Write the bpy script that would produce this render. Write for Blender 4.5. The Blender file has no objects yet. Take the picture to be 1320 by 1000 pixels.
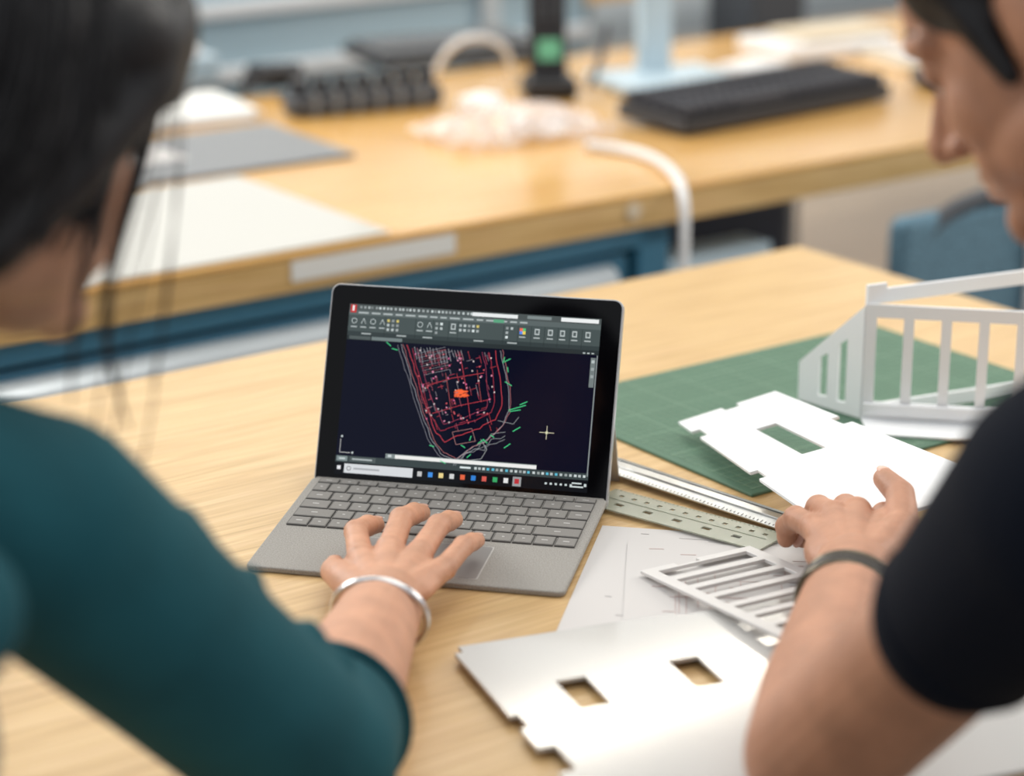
import bpy, bmesh, math, random
from mathutils import Vector, Matrix
random.seed(7)
V3=Vector
sc=bpy.context.scene
try:
    sc.view_settings.view_transform='Standard'
except Exception: pass
COL=sc.collection
A36=math.radians(36)
MU=Matrix.Rotation(A36,4,'Z')          # bench / table grid of the room (U along, V across)
FLOOR=-0.90                             # z=0 is the table top
# ------------------------------------------------------------------ materials
def nd(nt,t,**k):
    n=nt.nodes.new(t)
    for a,b in k.items():
        if a in n.inputs: n.inputs[a].default_value=b
        else: setattr(n,a,b)
    return n
def mat(name,col,rough=.5,metal=0,spec=.5,noise=None,bump=None,sss=0,trans=0,coat=0,emit=None,alpha=1):
    m=bpy.data.materials.new(name); m.use_nodes=True; nt=m.node_tree; b=nt.nodes['Principled BSDF']
    b.inputs['Base Color'].default_value=(*col,1); b.inputs['Roughness'].default_value=rough
    b.inputs['Metallic'].default_value=metal; b.inputs['Specular IOR Level'].default_value=spec
    b.inputs['Subsurface Weight'].default_value=sss
    if sss: b.inputs['Subsurface Radius'].default_value=(.012,.004,.002); b.inputs['Subsurface Scale'].default_value=1
    b.inputs['Transmission Weight'].default_value=trans; b.inputs['Coat Weight'].default_value=coat
    b.inputs['Alpha'].default_value=alpha
    if emit: b.inputs['Emission Color'].default_value=(*emit[0],1); b.inputs['Emission Strength'].default_value=emit[1]
    tc=nd(nt,'ShaderNodeTexCoord')
    if noise:
        sc_,amt=noise
        n=nd(nt,'ShaderNodeTexNoise'); n.inputs['Scale'].default_value=sc_; n.inputs['Detail'].default_value=4
        nt.links.new(tc.outputs['Object'],n.inputs['Vector'])
        r=nd(nt,'ShaderNodeValToRGB'); r.color_ramp.elements[0].position=.3; r.color_ramp.elements[1].position=.7
        r.color_ramp.elements[0].color=(*[c*(1-amt) for c in col],1); r.color_ramp.elements[1].color=(*[min(1,c*(1+amt)) for c in col],1)
        nt.links.new(n.outputs['Fac'],r.inputs['Fac']); nt.links.new(r.outputs['Color'],b.inputs['Base Color'])
    if bump:
        sc_,st=bump
        n=nd(nt,'ShaderNodeTexNoise'); n.inputs['Scale'].default_value=sc_; n.inputs['Detail'].default_value=3
        nt.links.new(tc.outputs['Object'],n.inputs['Vector'])
        bp=nd(nt,'ShaderNodeBump'); bp.inputs['Strength'].default_value=st; bp.inputs['Distance'].default_value=.001
        nt.links.new(n.outputs['Fac'],bp.inputs['Height']); nt.links.new(bp.outputs['Normal'],b.inputs['Normal'])
    return m
def wood(name,c1,c2,c3,rough=.35,coat=.2):
    m=bpy.data.materials.new(name); m.use_nodes=True; nt=m.node_tree; b=nt.nodes['Principled BSDF']
    L=nt.links.new
    tc=nd(nt,'ShaderNodeTexCoord')
    mp=nd(nt,'ShaderNodeMapping'); mp.inputs['Scale'].default_value=(2.8,56,56); L(tc.outputs['Object'],mp.inputs['Vector'])
    n=nd(nt,'ShaderNodeTexNoise'); n.inputs['Scale'].default_value=2.2; n.inputs['Detail'].default_value=7; n.inputs['Distortion'].default_value=.4; L(mp.outputs[0],n.inputs['Vector'])
    r=nd(nt,'ShaderNodeValToRGB'); e=r.color_ramp.elements
    e[0].position=.28; e[0].color=(*c1,1); e[1].position=.72; e[1].color=(*c3,1)
    k=r.color_ramp.elements.new(.5); k.color=(*c2,1); L(n.outputs['Fac'],r.inputs['Fac'])
    mp2=nd(nt,'ShaderNodeMapping'); mp2.inputs['Scale'].default_value=(7,220,220); L(tc.outputs['Object'],mp2.inputs['Vector'])
    n2=nd(nt,'ShaderNodeTexNoise'); n2.inputs['Scale'].default_value=2; n2.inputs['Detail'].default_value=3; L(mp2.outputs[0],n2.inputs['Vector'])
    mx=nd(nt,'ShaderNodeMixRGB'); mx.blend_type='OVERLAY'; mx.inputs['Fac'].default_value=.35
    L(r.outputs['Color'],mx.inputs[1]); L(n2.outputs['Fac'],mx.inputs[2])
    L(mx.outputs[0],b.inputs['Base Color'])
    b.inputs['Roughness'].default_value=rough; b.inputs['Coat Weight'].default_value=coat; b.inputs['Coat Roughness'].default_value=.18
    return m
M={}
M['table']=wood('maple_table',(.51,.320,.135),(.59,.39,.175),(.66,.455,.225),.42,.08)
M['bench']=wood('maple_bench',(.66,.36,.09),(.73,.41,.12),(.80,.47,.16),.24,.55)
M['benchedge']=wood('maple_edge',(.50,.31,.11),(.60,.39,.16),(.68,.46,.21),.4,.1)
M['blue']=mat('blue_steel',(.035,.155,.25),.4)
M['navy']=mat('navy_steel',(.006,.012,.035),.5)  # navy cabinet steel, recess shadow put into the dark colour
M['alu']=mat('aluminium',(.66,.72,.76),.36,.5)
M['steel']=mat('brushed_steel',(.68,.68,.66),.28,.9,noise=(60,.08))
M['silver']=mat('magnesium',(.52,.52,.53),.35,.6)
M['glassblk']=mat('black_glass',(.002,.002,.003),.05,0,.18)
M['fabric']=mat('alcantara',(.34,.325,.30),.95,0,.2,noise=(900,.22),bump=(900,.5))
M['key']=mat('keycap',(.25,.24,.225),.8,0,.2,noise=(1200,.06))
M['keyedge']=mat('keycap_edge',(.50,.49,.47),.7)
M['mat']=mat('cutting_mat',(.070,.155,.098),.6,noise=(30,.06))
M['matline']=mat('cutting_mat_line',(.20,.32,.22),.6)
def acrylic(name,col,al,r=.10,coat=.15,spec=.5):
    m=mat(name,col,r,0,spec,coat=coat,alpha=al); return m
M['acryl']=acrylic('white_acrylic',(.60,.595,.575),.95)
M['slot']=mat('white_slotted_acrylic',(.66,.645,.63),.4,alpha=.97)
M['acryls']=acrylic('white_acrylic_sheet',(.70,.68,.61),.93,.10,.4)
M['model']=mat('white_styrene',(.88,.89,.90),.6)
M['paper']=mat('paper',(.60,.58,.565),.8)
M['ink']=mat('drawing_ink',(.42,.40,.40),.9)
M['pinkink']=mat('drawing_pink',(.55,.43,.41),.9)  # drawing lines, tinted pink to imitate faint reflections
M['tmpl']=mat('template_plastic',(.45,.47,.38),.2,alpha=.7)
M['tmpld']=mat('template_mark',(.25,.28,.20),.5)
M['tick']=mat('ruler_tick',(.20,.20,.20),.5)
M['skinw']=mat('skin_woman',(.56,.29,.18),.52,0,.4,noise=(45,.13),bump=(280,.5),sss=.08)
M['skinm']=mat('skin_man',(.46,.225,.135),.5,0,.4,noise=(38,.15),bump=(280,.5),sss=.08)
M['nail']=mat('fingernail',(.70,.42,.33),.25)
M['lip']=mat('lips',(.38,.15,.11),.5)
M['eye']=mat('eyeball',(.55,.52,.50),.2)
M['iris']=mat('iris',(.03,.015,.008),.1)
M['hair']=mat('black_hair',(.006,.005,.006),.45,0,.35,noise=(90,.4),bump=(160,.9))
M['teal']=mat('teal_shirt',(.012,.080,.100),.85,0,.2,noise=(14,.14),bump=(500,.5))
M['navyt']=mat('navy_tshirt',(.004,.006,.012),.9,0,.15,bump=(500,.5))
M['denim']=mat('dark_trousers',(.02,.025,.04),.9)
M['shoe']=mat('shoe_rubber',(.03,.03,.03),.6)
M['chrome']=mat('polished_silver',(.66,.66,.67),.2,1)
M['band']=mat('watch_strap',(.035,.028,.02),.5)
M['dial']=mat('watch_case',(.12,.10,.07),.25,.8)
M['black']=mat('black_plastic',(.010,.010,.013),.45)
M['keycapd']=mat('dark_keycap',(.014,.014,.022),.5)
M['dgrey']=mat('dark_grey_plastic',(.045,.05,.06),.5)
M['grey']=mat('grey_pad',(.20,.21,.22),.6)
M['white']=mat('white_plastic',(.84,.84,.84),.35)
M['cream']=mat('cream_card',(.62,.52,.38),.7)
M['tan']=mat('cardboard',(.42,.29,.17),.8)
M['brown']=mat('brown_wood',(.16,.11,.08),.6)
M['paleblue']=mat('pale_blue_plastic',(.50,.62,.69),.35)
M['green']=mat('lcd_green',(.12,.35,.2),.3,emit=((.15,.5,.3),.25))
M['clear']=mat('clear_film',(.95,.86,.82),.05,0,.8,alpha=.40)
M['mesh']=mat('blue_mesh',(.10,.19,.25),.8,noise=(150,.4))
M['wall']=mat('wall_paint',(.50,.55,.58),.8)
M['glasspart']=mat('frosted_partition',(.42,.55,.62),.2)
M['floor']=mat('floor_concrete',(.42,.34,.26),.4,noise=(1.5,.12))
M['frame']=mat('window_frame',(.30,.34,.37),.5)
M['lamp']=mat('lamp_tube',(1,1,1),.5,emit=((1,.92,.78),18))  # glow of the lamps added for the reflection streaks
M['label']=mat('label_sticker',(.74,.74,.71),.5)
# ------------------------------------------------------------------ helpers
def empty(name):
    e=bpy.data.objects.new(name,None); COL.objects.link(e); e.empty_display_size=.05; return e
def fin(name,bm,m,parent=None,smooth=False,mw=None,bevel=0,seg=2):
    me=bpy.data.meshes.new(name); bm.normal_update(); bm.to_mesh(me); bm.free()
    if m is not None: me.materials.append(m)
    o=bpy.data.objects.new(name,me); COL.objects.link(o)
    if mw is not None: o.matrix_world=mw
    if parent is not None: o.parent=parent
    if smooth: me.polygons.foreach_set('use_smooth',[True]*len(me.polygons))
    if bevel:
        b=o.modifiers.new('bevel','BEVEL'); b.width=bevel; b.segments=seg; b.limit_method='ANGLE'
    return o
def abox(bm,c,s,R=None):
    mx=Matrix.Translation(c)
    if R is not None: mx=mx@R
    bmesh.ops.create_cube(bm,size=1,matrix=mx@Matrix.Diagonal((*s,1)))
def boxes(name,lst,m,parent=None,mw=None,bevel=0,seg=2):
    bm=bmesh.new()
    for it in lst: abox(bm,it[0],it[1],it[2] if len(it)>2 else None)
    return fin(name,bm,m,parent,False,mw,bevel,seg)
def rng(name,u0,u1,v0,v1,z0,z1,m,parent=None,bevel=0,mw=MU):
    return boxes(name,[((0,0,0),(u1-u0,v1-v0,z1-z0))],m,parent,mw@Matrix.Translation(((u0+u1)/2,(v0+v1)/2,(z0+z1)/2)),bevel)
def acyl(bm,p,q,r1,r2=None,seg=24):
    p=V3(p);q=V3(q); d=q-p
    if r2 is None: r2=r1
    R=d.to_track_quat('Z','Y').to_matrix().to_4x4()
    bmesh.ops.create_cone(bm,cap_ends=True,segments=seg,radius1=r1,radius2=r2,depth=d.length,matrix=Matrix.Translation((p+q)/2)@R)
def cyls(name,lst,m,parent=None,mw=None,seg=24,bevel=0):
    bm=bmesh.new()
    for it in lst: acyl(bm,*it,seg=seg)
    o=fin(name,bm,m,parent,False,mw,bevel)
    for p in o.data.polygons: p.use_smooth=len(p.vertices)==4
    return o
def tube(name,pts,r,m,parent=None,mw=None,rad=None,cyc=False):
    cu=bpy.data.curves.new(name,'CURVE'); cu.dimensions='3D'; cu.bevel_depth=r; cu.bevel_resolution=3; cu.resolution_u=10; cu.use_fill_caps=True
    lines=pts if isinstance(pts[0][0],(tuple,list,Vector)) else [pts]
    for ln in lines:
        s=cu.splines.new('NURBS'); s.points.add(len(ln)-1); s.order_u=min(4,len(ln)); s.use_endpoint_u=not cyc; s.use_cyclic_u=cyc
        for i,p in enumerate(ln):
            s.points[i].co=(*p,1)
            s.points[i].radius=(rad[i] if rad else 1)
    t=bpy.data.objects.new('t',cu); COL.objects.link(t)
    bpy.context.view_layer.update()
    me=bpy.data.meshes.new_from_object(t.evaluated_get(bpy.context.evaluated_depsgraph_get()))
    bpy.data.objects.remove(t); me.materials.clear(); me.materials.append(m); me.name=name
    o=bpy.data.objects.new(name,me); COL.objects.link(o)
    me.polygons.foreach_set('use_smooth',[True]*len(me.polygons))
    if mw is not None: o.matrix_world=mw
    if parent is not None: o.parent=parent
    return o
def plate(name,W,H,holes,fn,th,m,parent=None,mw=None,bevel=0):
    """flat sheet W x H with rectangular cut-outs; fn maps (x,y)->3D"""
    xs=sorted({0,W,*[c for h in holes for c in (h[0],h[1]) if 0<c<W]})
    ys=sorted({0,H,*[c for h in holes for c in (h[2],h[3]) if 0<c<H]})
    bm=bmesh.new(); vs={}
    def g(i,j):
        if (i,j) not in vs: vs[(i,j)]=bm.verts.new(fn(xs[i],ys[j]))
        return vs[(i,j)]
    for i in range(len(xs)-1):
        for j in range(len(ys)-1):
            cx=(xs[i]+xs[i+1])/2; cy=(ys[j]+ys[j+1])/2
            if any(h[0]<cx<h[1] and h[2]<cy<h[3] for h in holes): continue
            bm.faces.new((g(i,j),g(i+1,j),g(i+1,j+1),g(i,j+1)))
    o=fin(name,bm,m,parent,False,mw)
    s=o.modifiers.new('thick','SOLIDIFY'); s.thickness=th; s.offset=0
    if bevel:
        b=o.modifiers.new('bevel','BEVEL'); b.width=bevel; b.segments=1; b.limit_method='ANGLE'
    return o
def rrect(bm,w,h,t,r,cx=0,cy=0,z=0,seg=5):
    vs=[]
    for sx,sy,a0 in ((1,1,0),(-1,1,90),(-1,-1,180),(1,-1,270)):
        for k in range(seg+1):
            a=math.radians(a0+90*k/seg)
            vs.append(bm.verts.new((cx+sx*(w/2-r)+r*math.cos(a),cy+sy*(h/2-r)+r*math.sin(a),z)))
    f=bm.faces.new(vs)
    ex=bmesh.ops.extrude_face_region(bm,geom=[f])
    bmesh.ops.translate(bm,verts=[v for v in ex['geom'] if isinstance(v,bmesh.types.BMVert)],vec=(0,0,t))
    bmesh.ops.recalc_face_normals(bm,faces=bm.faces)
class Org:
    """organic body part grown from tapered chains and ellipsoids, fused to one continuous surface"""
    def __init__(s): s.bm=bmesh.new()
    def ell(s,c,r,R=None):
        if not isinstance(r,(tuple,list)): r=(r,r,r)
        mx=Matrix.Translation(c)
        if R is not None: mx=mx@R
        bmesh.ops.create_uvsphere(s.bm,u_segments=24,v_segments=16,radius=1,matrix=mx@Matrix.Diagonal((*r,1)))
        return s
    def chain(s,pts,rads):
        for p,r in zip(pts,rads): s.ell(p,r)
        for i in range(len(pts)-1):
            if (V3(pts[i+1])-V3(pts[i])).length>1e-5: acyl(s.bm,pts[i],pts[i+1],rads[i],rads[i+1])
        return s
    def done(s,name,m,parent,vox=.003,it=6,xf=None):
        if xf is not None: bmesh.ops.transform(s.bm,matrix=xf,verts=s.bm.verts)
        o=fin(name,s.bm,m,parent,True)
        r=o.modifiers.new('fuse','REMESH'); r.mode='VOXEL'; r.voxel_size=vox; r.use_smooth_shade=True
        k=o.modifiers.new('soft','SMOOTH'); k.factor=.5; k.iterations=it
        return o
# ------------------------------------------------------------------ room
def wallV(name,v,u0,u1,z0,z1,m,holes=()):
    hs=[(a-u0,b-u0,c-z0,d-z0) for a,b,c,d in holes]
    return plate(name,u1-u0,z1-z0,hs,lambda x,y:(u0+x,v,z0+y),.12,m,None,MU)
rng('floor',-8,12,-4,9,FLOOR-.05,FLOOR,M['floor'])
wins=[(-5,-2.6,.2,2.2),(-2.2,.2,.2,2.2),(.6,3.0,.2,2.2),(3.4,5.8,.2,2.2),(6.2,8.6,.2,2.2)]
wallV('wall_back',7.2,-8,12,FLOOR,3.0,M['wall'],wins)
for i,w in enumerate(wins):
    fr=boxes('window_%d'%(i+1),[(((w[0]+w[1])/2,7.2,w[2]),(w[1]-w[0],.14,.05)),(((w[0]+w[1])/2,7.2,w[3]),(w[1]-w[0],.14,.05)),
        ((w[0],7.2,(w[2]+w[3])/2),(.05,.14,2)),((w[1],7.2,(w[2]+w[3])/2),(.05,.14,2)),(((w[0]+w[1])/2,7.2,(w[2]+w[3])/2),(.05,.1,2))],M['frame'],None,MU)
rng('baseboard_back',-8,12,7.12,7.14,FLOOR,FLOOR+.12,M['frame'])
# linear lamps out of view, added for reflection streaks (parallel with the benches)
for k,(u,v) in enumerate(((3.67,4.36),(3.67,6.3))):
    e=empty('pendant_lamp' if k==0 else 'pendant_lamp.%03d'%k)
    rng('tube',u-2.2,u+2.2,v-.06,v+.06,1.98,2.02,M['lamp'],e)
    rng('housing',u-2.25,u+2.25,v-.09,v+.09,2.02,2.09,M['white'],e)
    rng('hanger_1',u-1.5,u-1.49,v-.005,v+.005,2.09,3,M['frame'],e); rng('hanger_2',u+1.49,u+1.5,v-.005,v+.005,2.09,3,M['frame'],e)
# ------------------------------------------------------------------ near work table
e=empty('wooden_worktable')
rng('top',-1.1,1.823,.95,1.951,-.042,0,M['table'],e,.003)
rng('apron_far',-.95,1.70,1.80,1.83,-.14,-.043,M['blue'],e); rng('apron_near',-.95,1.70,1.07,1.10,-.14,-.043,M['blue'],e)
for i,(u,v) in enumerate(((-.95,1.08),(1.65,1.08),(-.95,1.79),(1.65,1.79))):
    rng('leg_%d'%(i+1),u,u+.06,v,v+.06,FLOOR,-.043,M['blue'],e,.004)
# ------------------------------------------------------------------ rear workbench
e=empty('workbench')
FV=2.262
rng('top',-1.6,3.7,FV,3.08,-.008,0,M['bench'],e,.002)
rng('top_edge_core',-1.6,3.7,FV+.0005,3.08,-.046,-.0085,M['benchedge'],e)
rng('rail',-1.6,1.90,FV+.012,FV+.05,-.075,-.047,M['blue'],e,.003)
rng('drawer_cabinet',-1.5,1.85,FV+.04,3.0,-.70,-.076,M['blue'],e)
rng('drawer_front_1',-1.48,1.84,FV+.022,FV+.038,-.26,-.083,M['blue'],e,.003)
rng('drawer_front_2',-1.48,1.84,FV+.022,FV+.038,-.46,-.27,M['blue'],e,.003)
rng('post_1',1.85,1.90,FV+.012,FV+.07,FLOOR,-.047,M['blue'],e,.004)
rng('post_2',3.55,3.61,FV+.012,FV+.07,FLOOR,-.047,M['blue'],e,.004)
rng('post_3',3.55,3.61,2.95,3.01,FLOOR,-.047,M['blue'],e,.004)
rng('post_4',-1.55,-1.5,2.95,3.01,FLOOR,-.047,M['blue'],e,.004)
cyls('drawer_pull',[((-1.45,FV+.006,-.108),(1.80,FV+.006,-.108),.019)],M['alu'],e,MU)
cyls('drawer_pull_low',[((-1.45,FV+.006,-.30),(1.80,FV+.006,-.30),.019)],M['alu'],e,MU)
rng('side_cabinet',1.93,2.42,2.62,3.0,FLOOR,-.047,M['navy'],e,.004)
rng('cable_tray',1.92,2.10,2.30,2.36,-.13,-.11,M['paleblue'],e,.004)
rng('label',1.335,1.56,FV-.0012,FV-.0002,-.034,-.010,M['label'],e)
cyls('screw',[((1.83,FV-.003,-.022),(1.83,FV,-.022),.011)],M['cream'],e,MU)
# ------------------------------------------------------------------ tablet laptop
e=empty('tablet_laptop')
yaw=-.2178; tilt=.416
HX=Matrix.Translation((-.0432,1.8227,.0125))@Matrix.Rotation(yaw,4,'Z')      # hinge frame: x right, y away
SC=HX@Matrix.Rotation(math.pi/2-tilt,4,'X')                                  # screen frame: x right, y up the screen, z toward viewer
bm=bmesh.new(); rrect(bm,.245,.172,.0078,.0075,0,.161-.086,-.0083)
fin('body',bm,M['silver'],e,False,SC,.0008)
bm=bmesh.new(); rrect(bm,.2425,.1695,.0006,.0065,0,.161-.086,-.0005)
fin('front_glass',bm,M['glassblk'],e,False,SC)
boxes('kickstand',[((0,-.046,0),(.238,.092,.0022))],M['silver'],e,SC@Matrix.Translation((0,.079,-.0095))@Matrix.Rotation(math.radians(48),4,'X'),.0008)
cyls('kick_hinge',[((-.10,.079,-.0095),(-.06,.079,-.0095),.0022),((.06,.079,-.0095),(.10,.079,-.0095),.0022)],M['silver'],e,SC)
# keyboard cover
K=.178
ks=math.atan2(.008,K)
KB=HX@Matrix.Rotation(ks,4,'X')                                              # y negative toward front; z normal
bm=bmesh.new(); rrect(bm,.2455,K,.0044,.006,0,-K/2,-.0044)
fin('keyboard_base',bm,M['fabric'],e,False,KB,.0012)
boxes('hinge_fold',[((0,-.0005,-.006),(.24,.004,.012))],M['fabric'],e,HX@Matrix.Rotation(-.3,4,'X'),.001)
rows=[(.0055,.0075,[1.1]+[1]*12+[1.1]),(.0150,.0150,[.8]+[1]*12+[1.55]),(.0322,.0150,[1.25]+[1]*12+[1.1]),
      (.0494,.0150,[1.5]+[1]*11+[1.85]),(.0666,.0150,[2.0]+[1]*10+[2.35]),(.0838,.0150,[1.1,.95,.95,1.1,5.1,1.05,1,1,1.05,1.05])]
bk=bmesh.new(); be=bmesh.new(); bl=bmesh.new()
for (y0,h,ws) in rows:
    tot=sum(ws); un=.231/tot; x=-.1155
    for i,w in enumerate(ws):
        ww=w*un
        abox(be,(x+ww/2,-(y0+h/2),.0005),(ww-.0012,h+.0006,.0012))
        abox(bk,(x+ww/2,-(y0+h/2),.0009),(ww-.0022,h-.0006,.0013))
        if w<3: 
            lw=.0020 if w<=1.01 else .005
            abox(bl,(x+ww/2,-(y0+h/2),.00158),(lw,.0015 if h>.01 else .0010,.0001))
        x+=ww
fin('key_edges',be,mat('key_gap',(.10,.097,.093),.9),e,False,KB); fin('keys',bk,M['key'],e,False,KB,.0004,1); fin('key_legends',bl,M['keyedge'],e,False,KB)
bm=bmesh.new(); rrect(bm,.100,.058,.0004,.002,.004,-.139,0)
fin('touchpad',bm,mat('touchpad',(.28,.27,.26),.45),e,False,KB)
bm=bmesh.new(); rrect(bm,.102,.060,.0002,.002,.004,-.139,0)
fin('touchpad_rim',bm,M['keyedge'],e,False,KB)
# display contents (the lit pixels of the panel)
class UI:
    def __init__(s): s.v=[];s.f=[];s.c=[]
    def quad(s,pts,col,layer):
        n=len(s.v)
        for (a,b) in pts: s.v.append((-.1055+a*.001,.1445-b*.001,.0002+layer*.00003))
        s.f.append(tuple(range(n,n+len(pts)))); s.c.append(col)
    def rect(s,x,y,w,h,col,layer=1): s.quad([(x,y),(x,y+h),(x+w,y+h),(x+w,y)],col,layer)
    def line(s,pts,w,col,layer=3):
        for (a,b),(c,d) in zip(pts[:-1],pts[1:]):
            L=math.hypot(c-a,d-b)
            if L<1e-6: continue
            nx,ny=-(d-b)/L*w/2,(c-a)/L*w/2
            s.quad([(a+nx,b+ny),(a-nx,b-ny),(c-nx,d-ny),(c+nx,d+ny)],col,layer)
ui=UI(); R=random.Random(3)
def g(v,t=0): return (v*.9,v,v*(1+t))
ui.rect(0,0,211,141,(.002,.003,.012),0)
ui.rect(0,0,211,5,(.07,.085,.085)); ui.rect(0,5,211,4,(.10,.125,.125)); ui.rect(0,9,211,17,(.062,.082,.082)); ui.rect(0,22.5,211,3.5,(.035,.048,.05),2)
ui.rect(0,26,211,3.6,(.022,.03,.032)); ui.rect(2,26.4,18,2.8,(.08,.10,.10),2); ui.rect(21,26.4,26,2.8,(.16,.20,.20),2)
ui.rect(1,.6,5,6.5,(.5,.03,.03),2); ui.rect(2.6,1.2,1.6,4.5,(.8,.8,.8),3)
x=9
while x<104: 
    ui.rect(x,1.4,1.8,2,g(R.uniform(.2,.6)),2); x+=R.uniform(2.6,4)
ui.rect(104,1,38,3,(.75,.78,.78),2); ui.rect(150,1,20,2.6,(.2,.24,.24),2); ui.rect(178,.8,31,3.2,(.78,.8,.8),2)
x=8
while x<150: 
    w=R.uniform(5,9); ui.rect(x,6.3,w,1.3,g(.45),2); x+=w+2.6
ui.rect(122,5.7,9,2.5,(.10,.35,.2),3)
# ribbon icons
for gx,n,big in ((2,4,1),(33,9,0),(58,2,1),(74,5,0),(86,1,1),(94,10,0),(133,4,0),(144,1,1),(156,1,1),(167,1,1),(177,1,1),(187,1,1),(198,1,1)):
    if big:
        for k in range(n):
            cx=gx+k*8+3
            if gx==144:
                ui.rect(cx-2.5,11.5,2.5,2.5,(.8,.15,.1),3);ui.rect(cx,11.5,2.5,2.5,(.1,.5,.2),3);ui.rect(cx-2.5,14,2.5,2.5,(.1,.25,.8),3);ui.rect(cx,14,2.5,2.5,(.8,.6,.1),3)
            elif gx in(2,58):
                ui.line([(cx-2,16),(cx,11.5),(cx+2,16)] if k%2 else [(cx+2.2*math.cos(a*.785),13.8+2.2*math.sin(a*.785)) for a in range(9)],.4,g(.65),3)
            else: ui.rect(cx-2,11.3,4,5,g(.5),3); ui.rect(cx-1.2,12.3,2.4,3,(.08,.1,.1),4)
            ui.rect(cx-2.6,18.3,5.2,1,g(.45),3)
    else:
        for k in range(n):
            cx=gx+(k//3)*3.9 if n<10 else gx+(k//2)*3.6
            cy=11.2+(k%3)*3.7 if n<10 else 11.4+(k%2)*3.8
            ui.rect(cx,cy,2.1,2.1,R.choice([g(.5),g(.7),g(.4),(.6,.5,.15),g(.3)]),3)
for sx in (31,57,72,85,93,131,143,154,165,176,186,196): ui.rect(sx,9.5,.35,16,(.02,.03,.03),3)
for sx in (12,42,64,107,135): ui.rect(sx,23.6,8,1.1,g(.42),4)
# drawing : site plan
def wob(pts,a,n=4):
    o=[]
    for (p,q) in zip(pts[:-1],pts[1:]):
        for k in range(n):
            t=k/n; o.append((p[0]+(q[0]-p[0])*t+R.uniform(-a,a),p[1]+(q[1]-p[1])*t+R.uniform(-a,a)))
    return o+[pts[-1]]
ca,cb=(.28,.28,.31),(.50,.05,.07)
outer=[(46,31),(56,55),(66,80),(78,105),(88,118),(100,123),(112,112),(124,106),(137,92),(141,79),(139,60),(133,42),(130,31)]
inner=[(52,31),(60,52),(71,78),(81,100),(90,108),(104,101),(118,95),(131,87),(135,76),(131,52),(126,31)]
ui.line(wob(outer,.7),.45,ca); ui.line(wob([(a+1.6,b-1) for a,b in outer],.7),.35,(.45,.16,.17)); ui.line(wob([(a-2,b+1.4) for a,b in outer[:6]],.6),.35,(.22,.22,.26))
ui.line(wob(inner,.8),.5,cb)
ui.line(wob([(56,34),(66,60),(76,86),(86,100),(100,94),(114,89),(127,82),(129,72),(125,48),(121,33)],.5),.35,(.42,.04,.07))
ui.line(wob([(60,33),(70,58),(80,82),(89,94),(104,88),(122,79),(124,70),(119,48),(115,33)],.9,3),.3,(.38,.06,.12))
ui.line([(96,34),(104,62),(110,88)],.4,cb); ui.line([(70,64),(92,56),(118,50)],.4,cb); ui.line([(78,86),(100,78),(126,71)],.4,cb)
ui.line([(86,52),(94,84)],.3,(.5,.1,.1)); ui.line([(112,48),(118,74)],.3,(.5,.1,.1))
for k in range(95):       # parcels and kerbs
    a=R.random(); b=R.random(); x=58+a*62+b*13; y=33+b*62
    dx,dy=R.choice([(4,-1.4),(2.2,6),(-3.4,1.3),(1.4,3.6)]); f=R.uniform(.6,1.5)
    ui.line([(x,y),(x+dx*f,y+dy*f)],.3,R.choice([(.50,.06,.10),(.40,.10,.14),(.32,.28,.32),(.46,.05,.06)]),3)
for k in range(16):
    ui.line([(58+k*2.6,32+R.uniform(0,2)),(61+k*2.6,38+R.uniform(0,8))],.35,(.34,.34,.37))
for k in range(11):
    ui.line([(60+k*.8,38+k*1.7),(84+k*.5,31+k*1.8)],.25,(.30,.08,.09) if k%2 else (.3,.3,.33))
for k in range(70):
    a=R.random(); b=R.random()
    x=58+a*64+b*12; y=34+b*58
    ui.rect(x,y,1.1,1.1,R.choice([(.75,.15,.35),(.8,.3,.45),(.6,.1,.12),(.7,.6,.6)]),4)
for k in range(26):
    s=R.uniform(-5,5); t=R.uniform(-2.6,2.6)
    ui.line([(101+s-2,68+t+.7),(101+s+2,68+t-.7)],.8,(.85,.13,.04),5)
def grn(x,y,dx,dy,w=.7): ui.line([(x,y),(x+dx,y+dy)],w,(.06,.55,.22),5)
for p in ((38,33,-4,-3),(39,35,5,1),(134,40,5,-3),(137,44,1,4),(136,56,6,3),(141,79,14,-5),(142,80,9,-2),(118,108,5,-4),(122,104,4,3),(104,110,4,2),(110,120,3,-3),(140,110,5,-4),(146,96,6,-4),(78,112,4,1),(88,124,5,2),(134,36,-1,5),(128,100,3,2),(150,74,6,-3),(112,102,-1,4)): grn(*p)
for k in range(3): ui.line(wob([(100,126+k*.4),(108+k,116),(118+k*3,112),(128,100+k*4),(140,97+k*3)],1.4,3),.35,(.28,.30,.32))
ui.line([(120,104),(126,112),(122,120),(112,122)],.4,(.35,.37,.38)); ui.line([(133,88),(146,90),(150,84)],.35,(.3,.32,.34))
ui.line([(96,100),(112,96),(116,106),(100,110),(96,100)],.35,(.4,.2,.2))
ui.line([(168,95),(180,95)],.45,(.75,.7,.5),5); ui.line([(174,89.5),(174,100.5)],.45,(.75,.7,.5),5); ui.rect(173,94,2,2,(.6,.6,.4),6)
ui.line([(3,112),(3,123),(12,123)],.4,(.6,.6,.6),5); ui.rect(3,109,1.5,1.6,g(.6),5); ui.rect(13,122,1.5,1.6,g(.6),5)
ui.rect(205,32,4,24,(.16,.19,.19),3); ui.rect(205.8,34,2.4,2.4,g(.5),4); ui.rect(205.8,40,2.4,2.4,g(.35),4); ui.rect(205.8,46,2.4,2.4,g(.35),4)
for k in range(3): ui.rect(198+k*3.6,28,2,1,g(.5),3)
ui.rect(209.6,30,.9,98,(.25,.28,.28),3)
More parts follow.
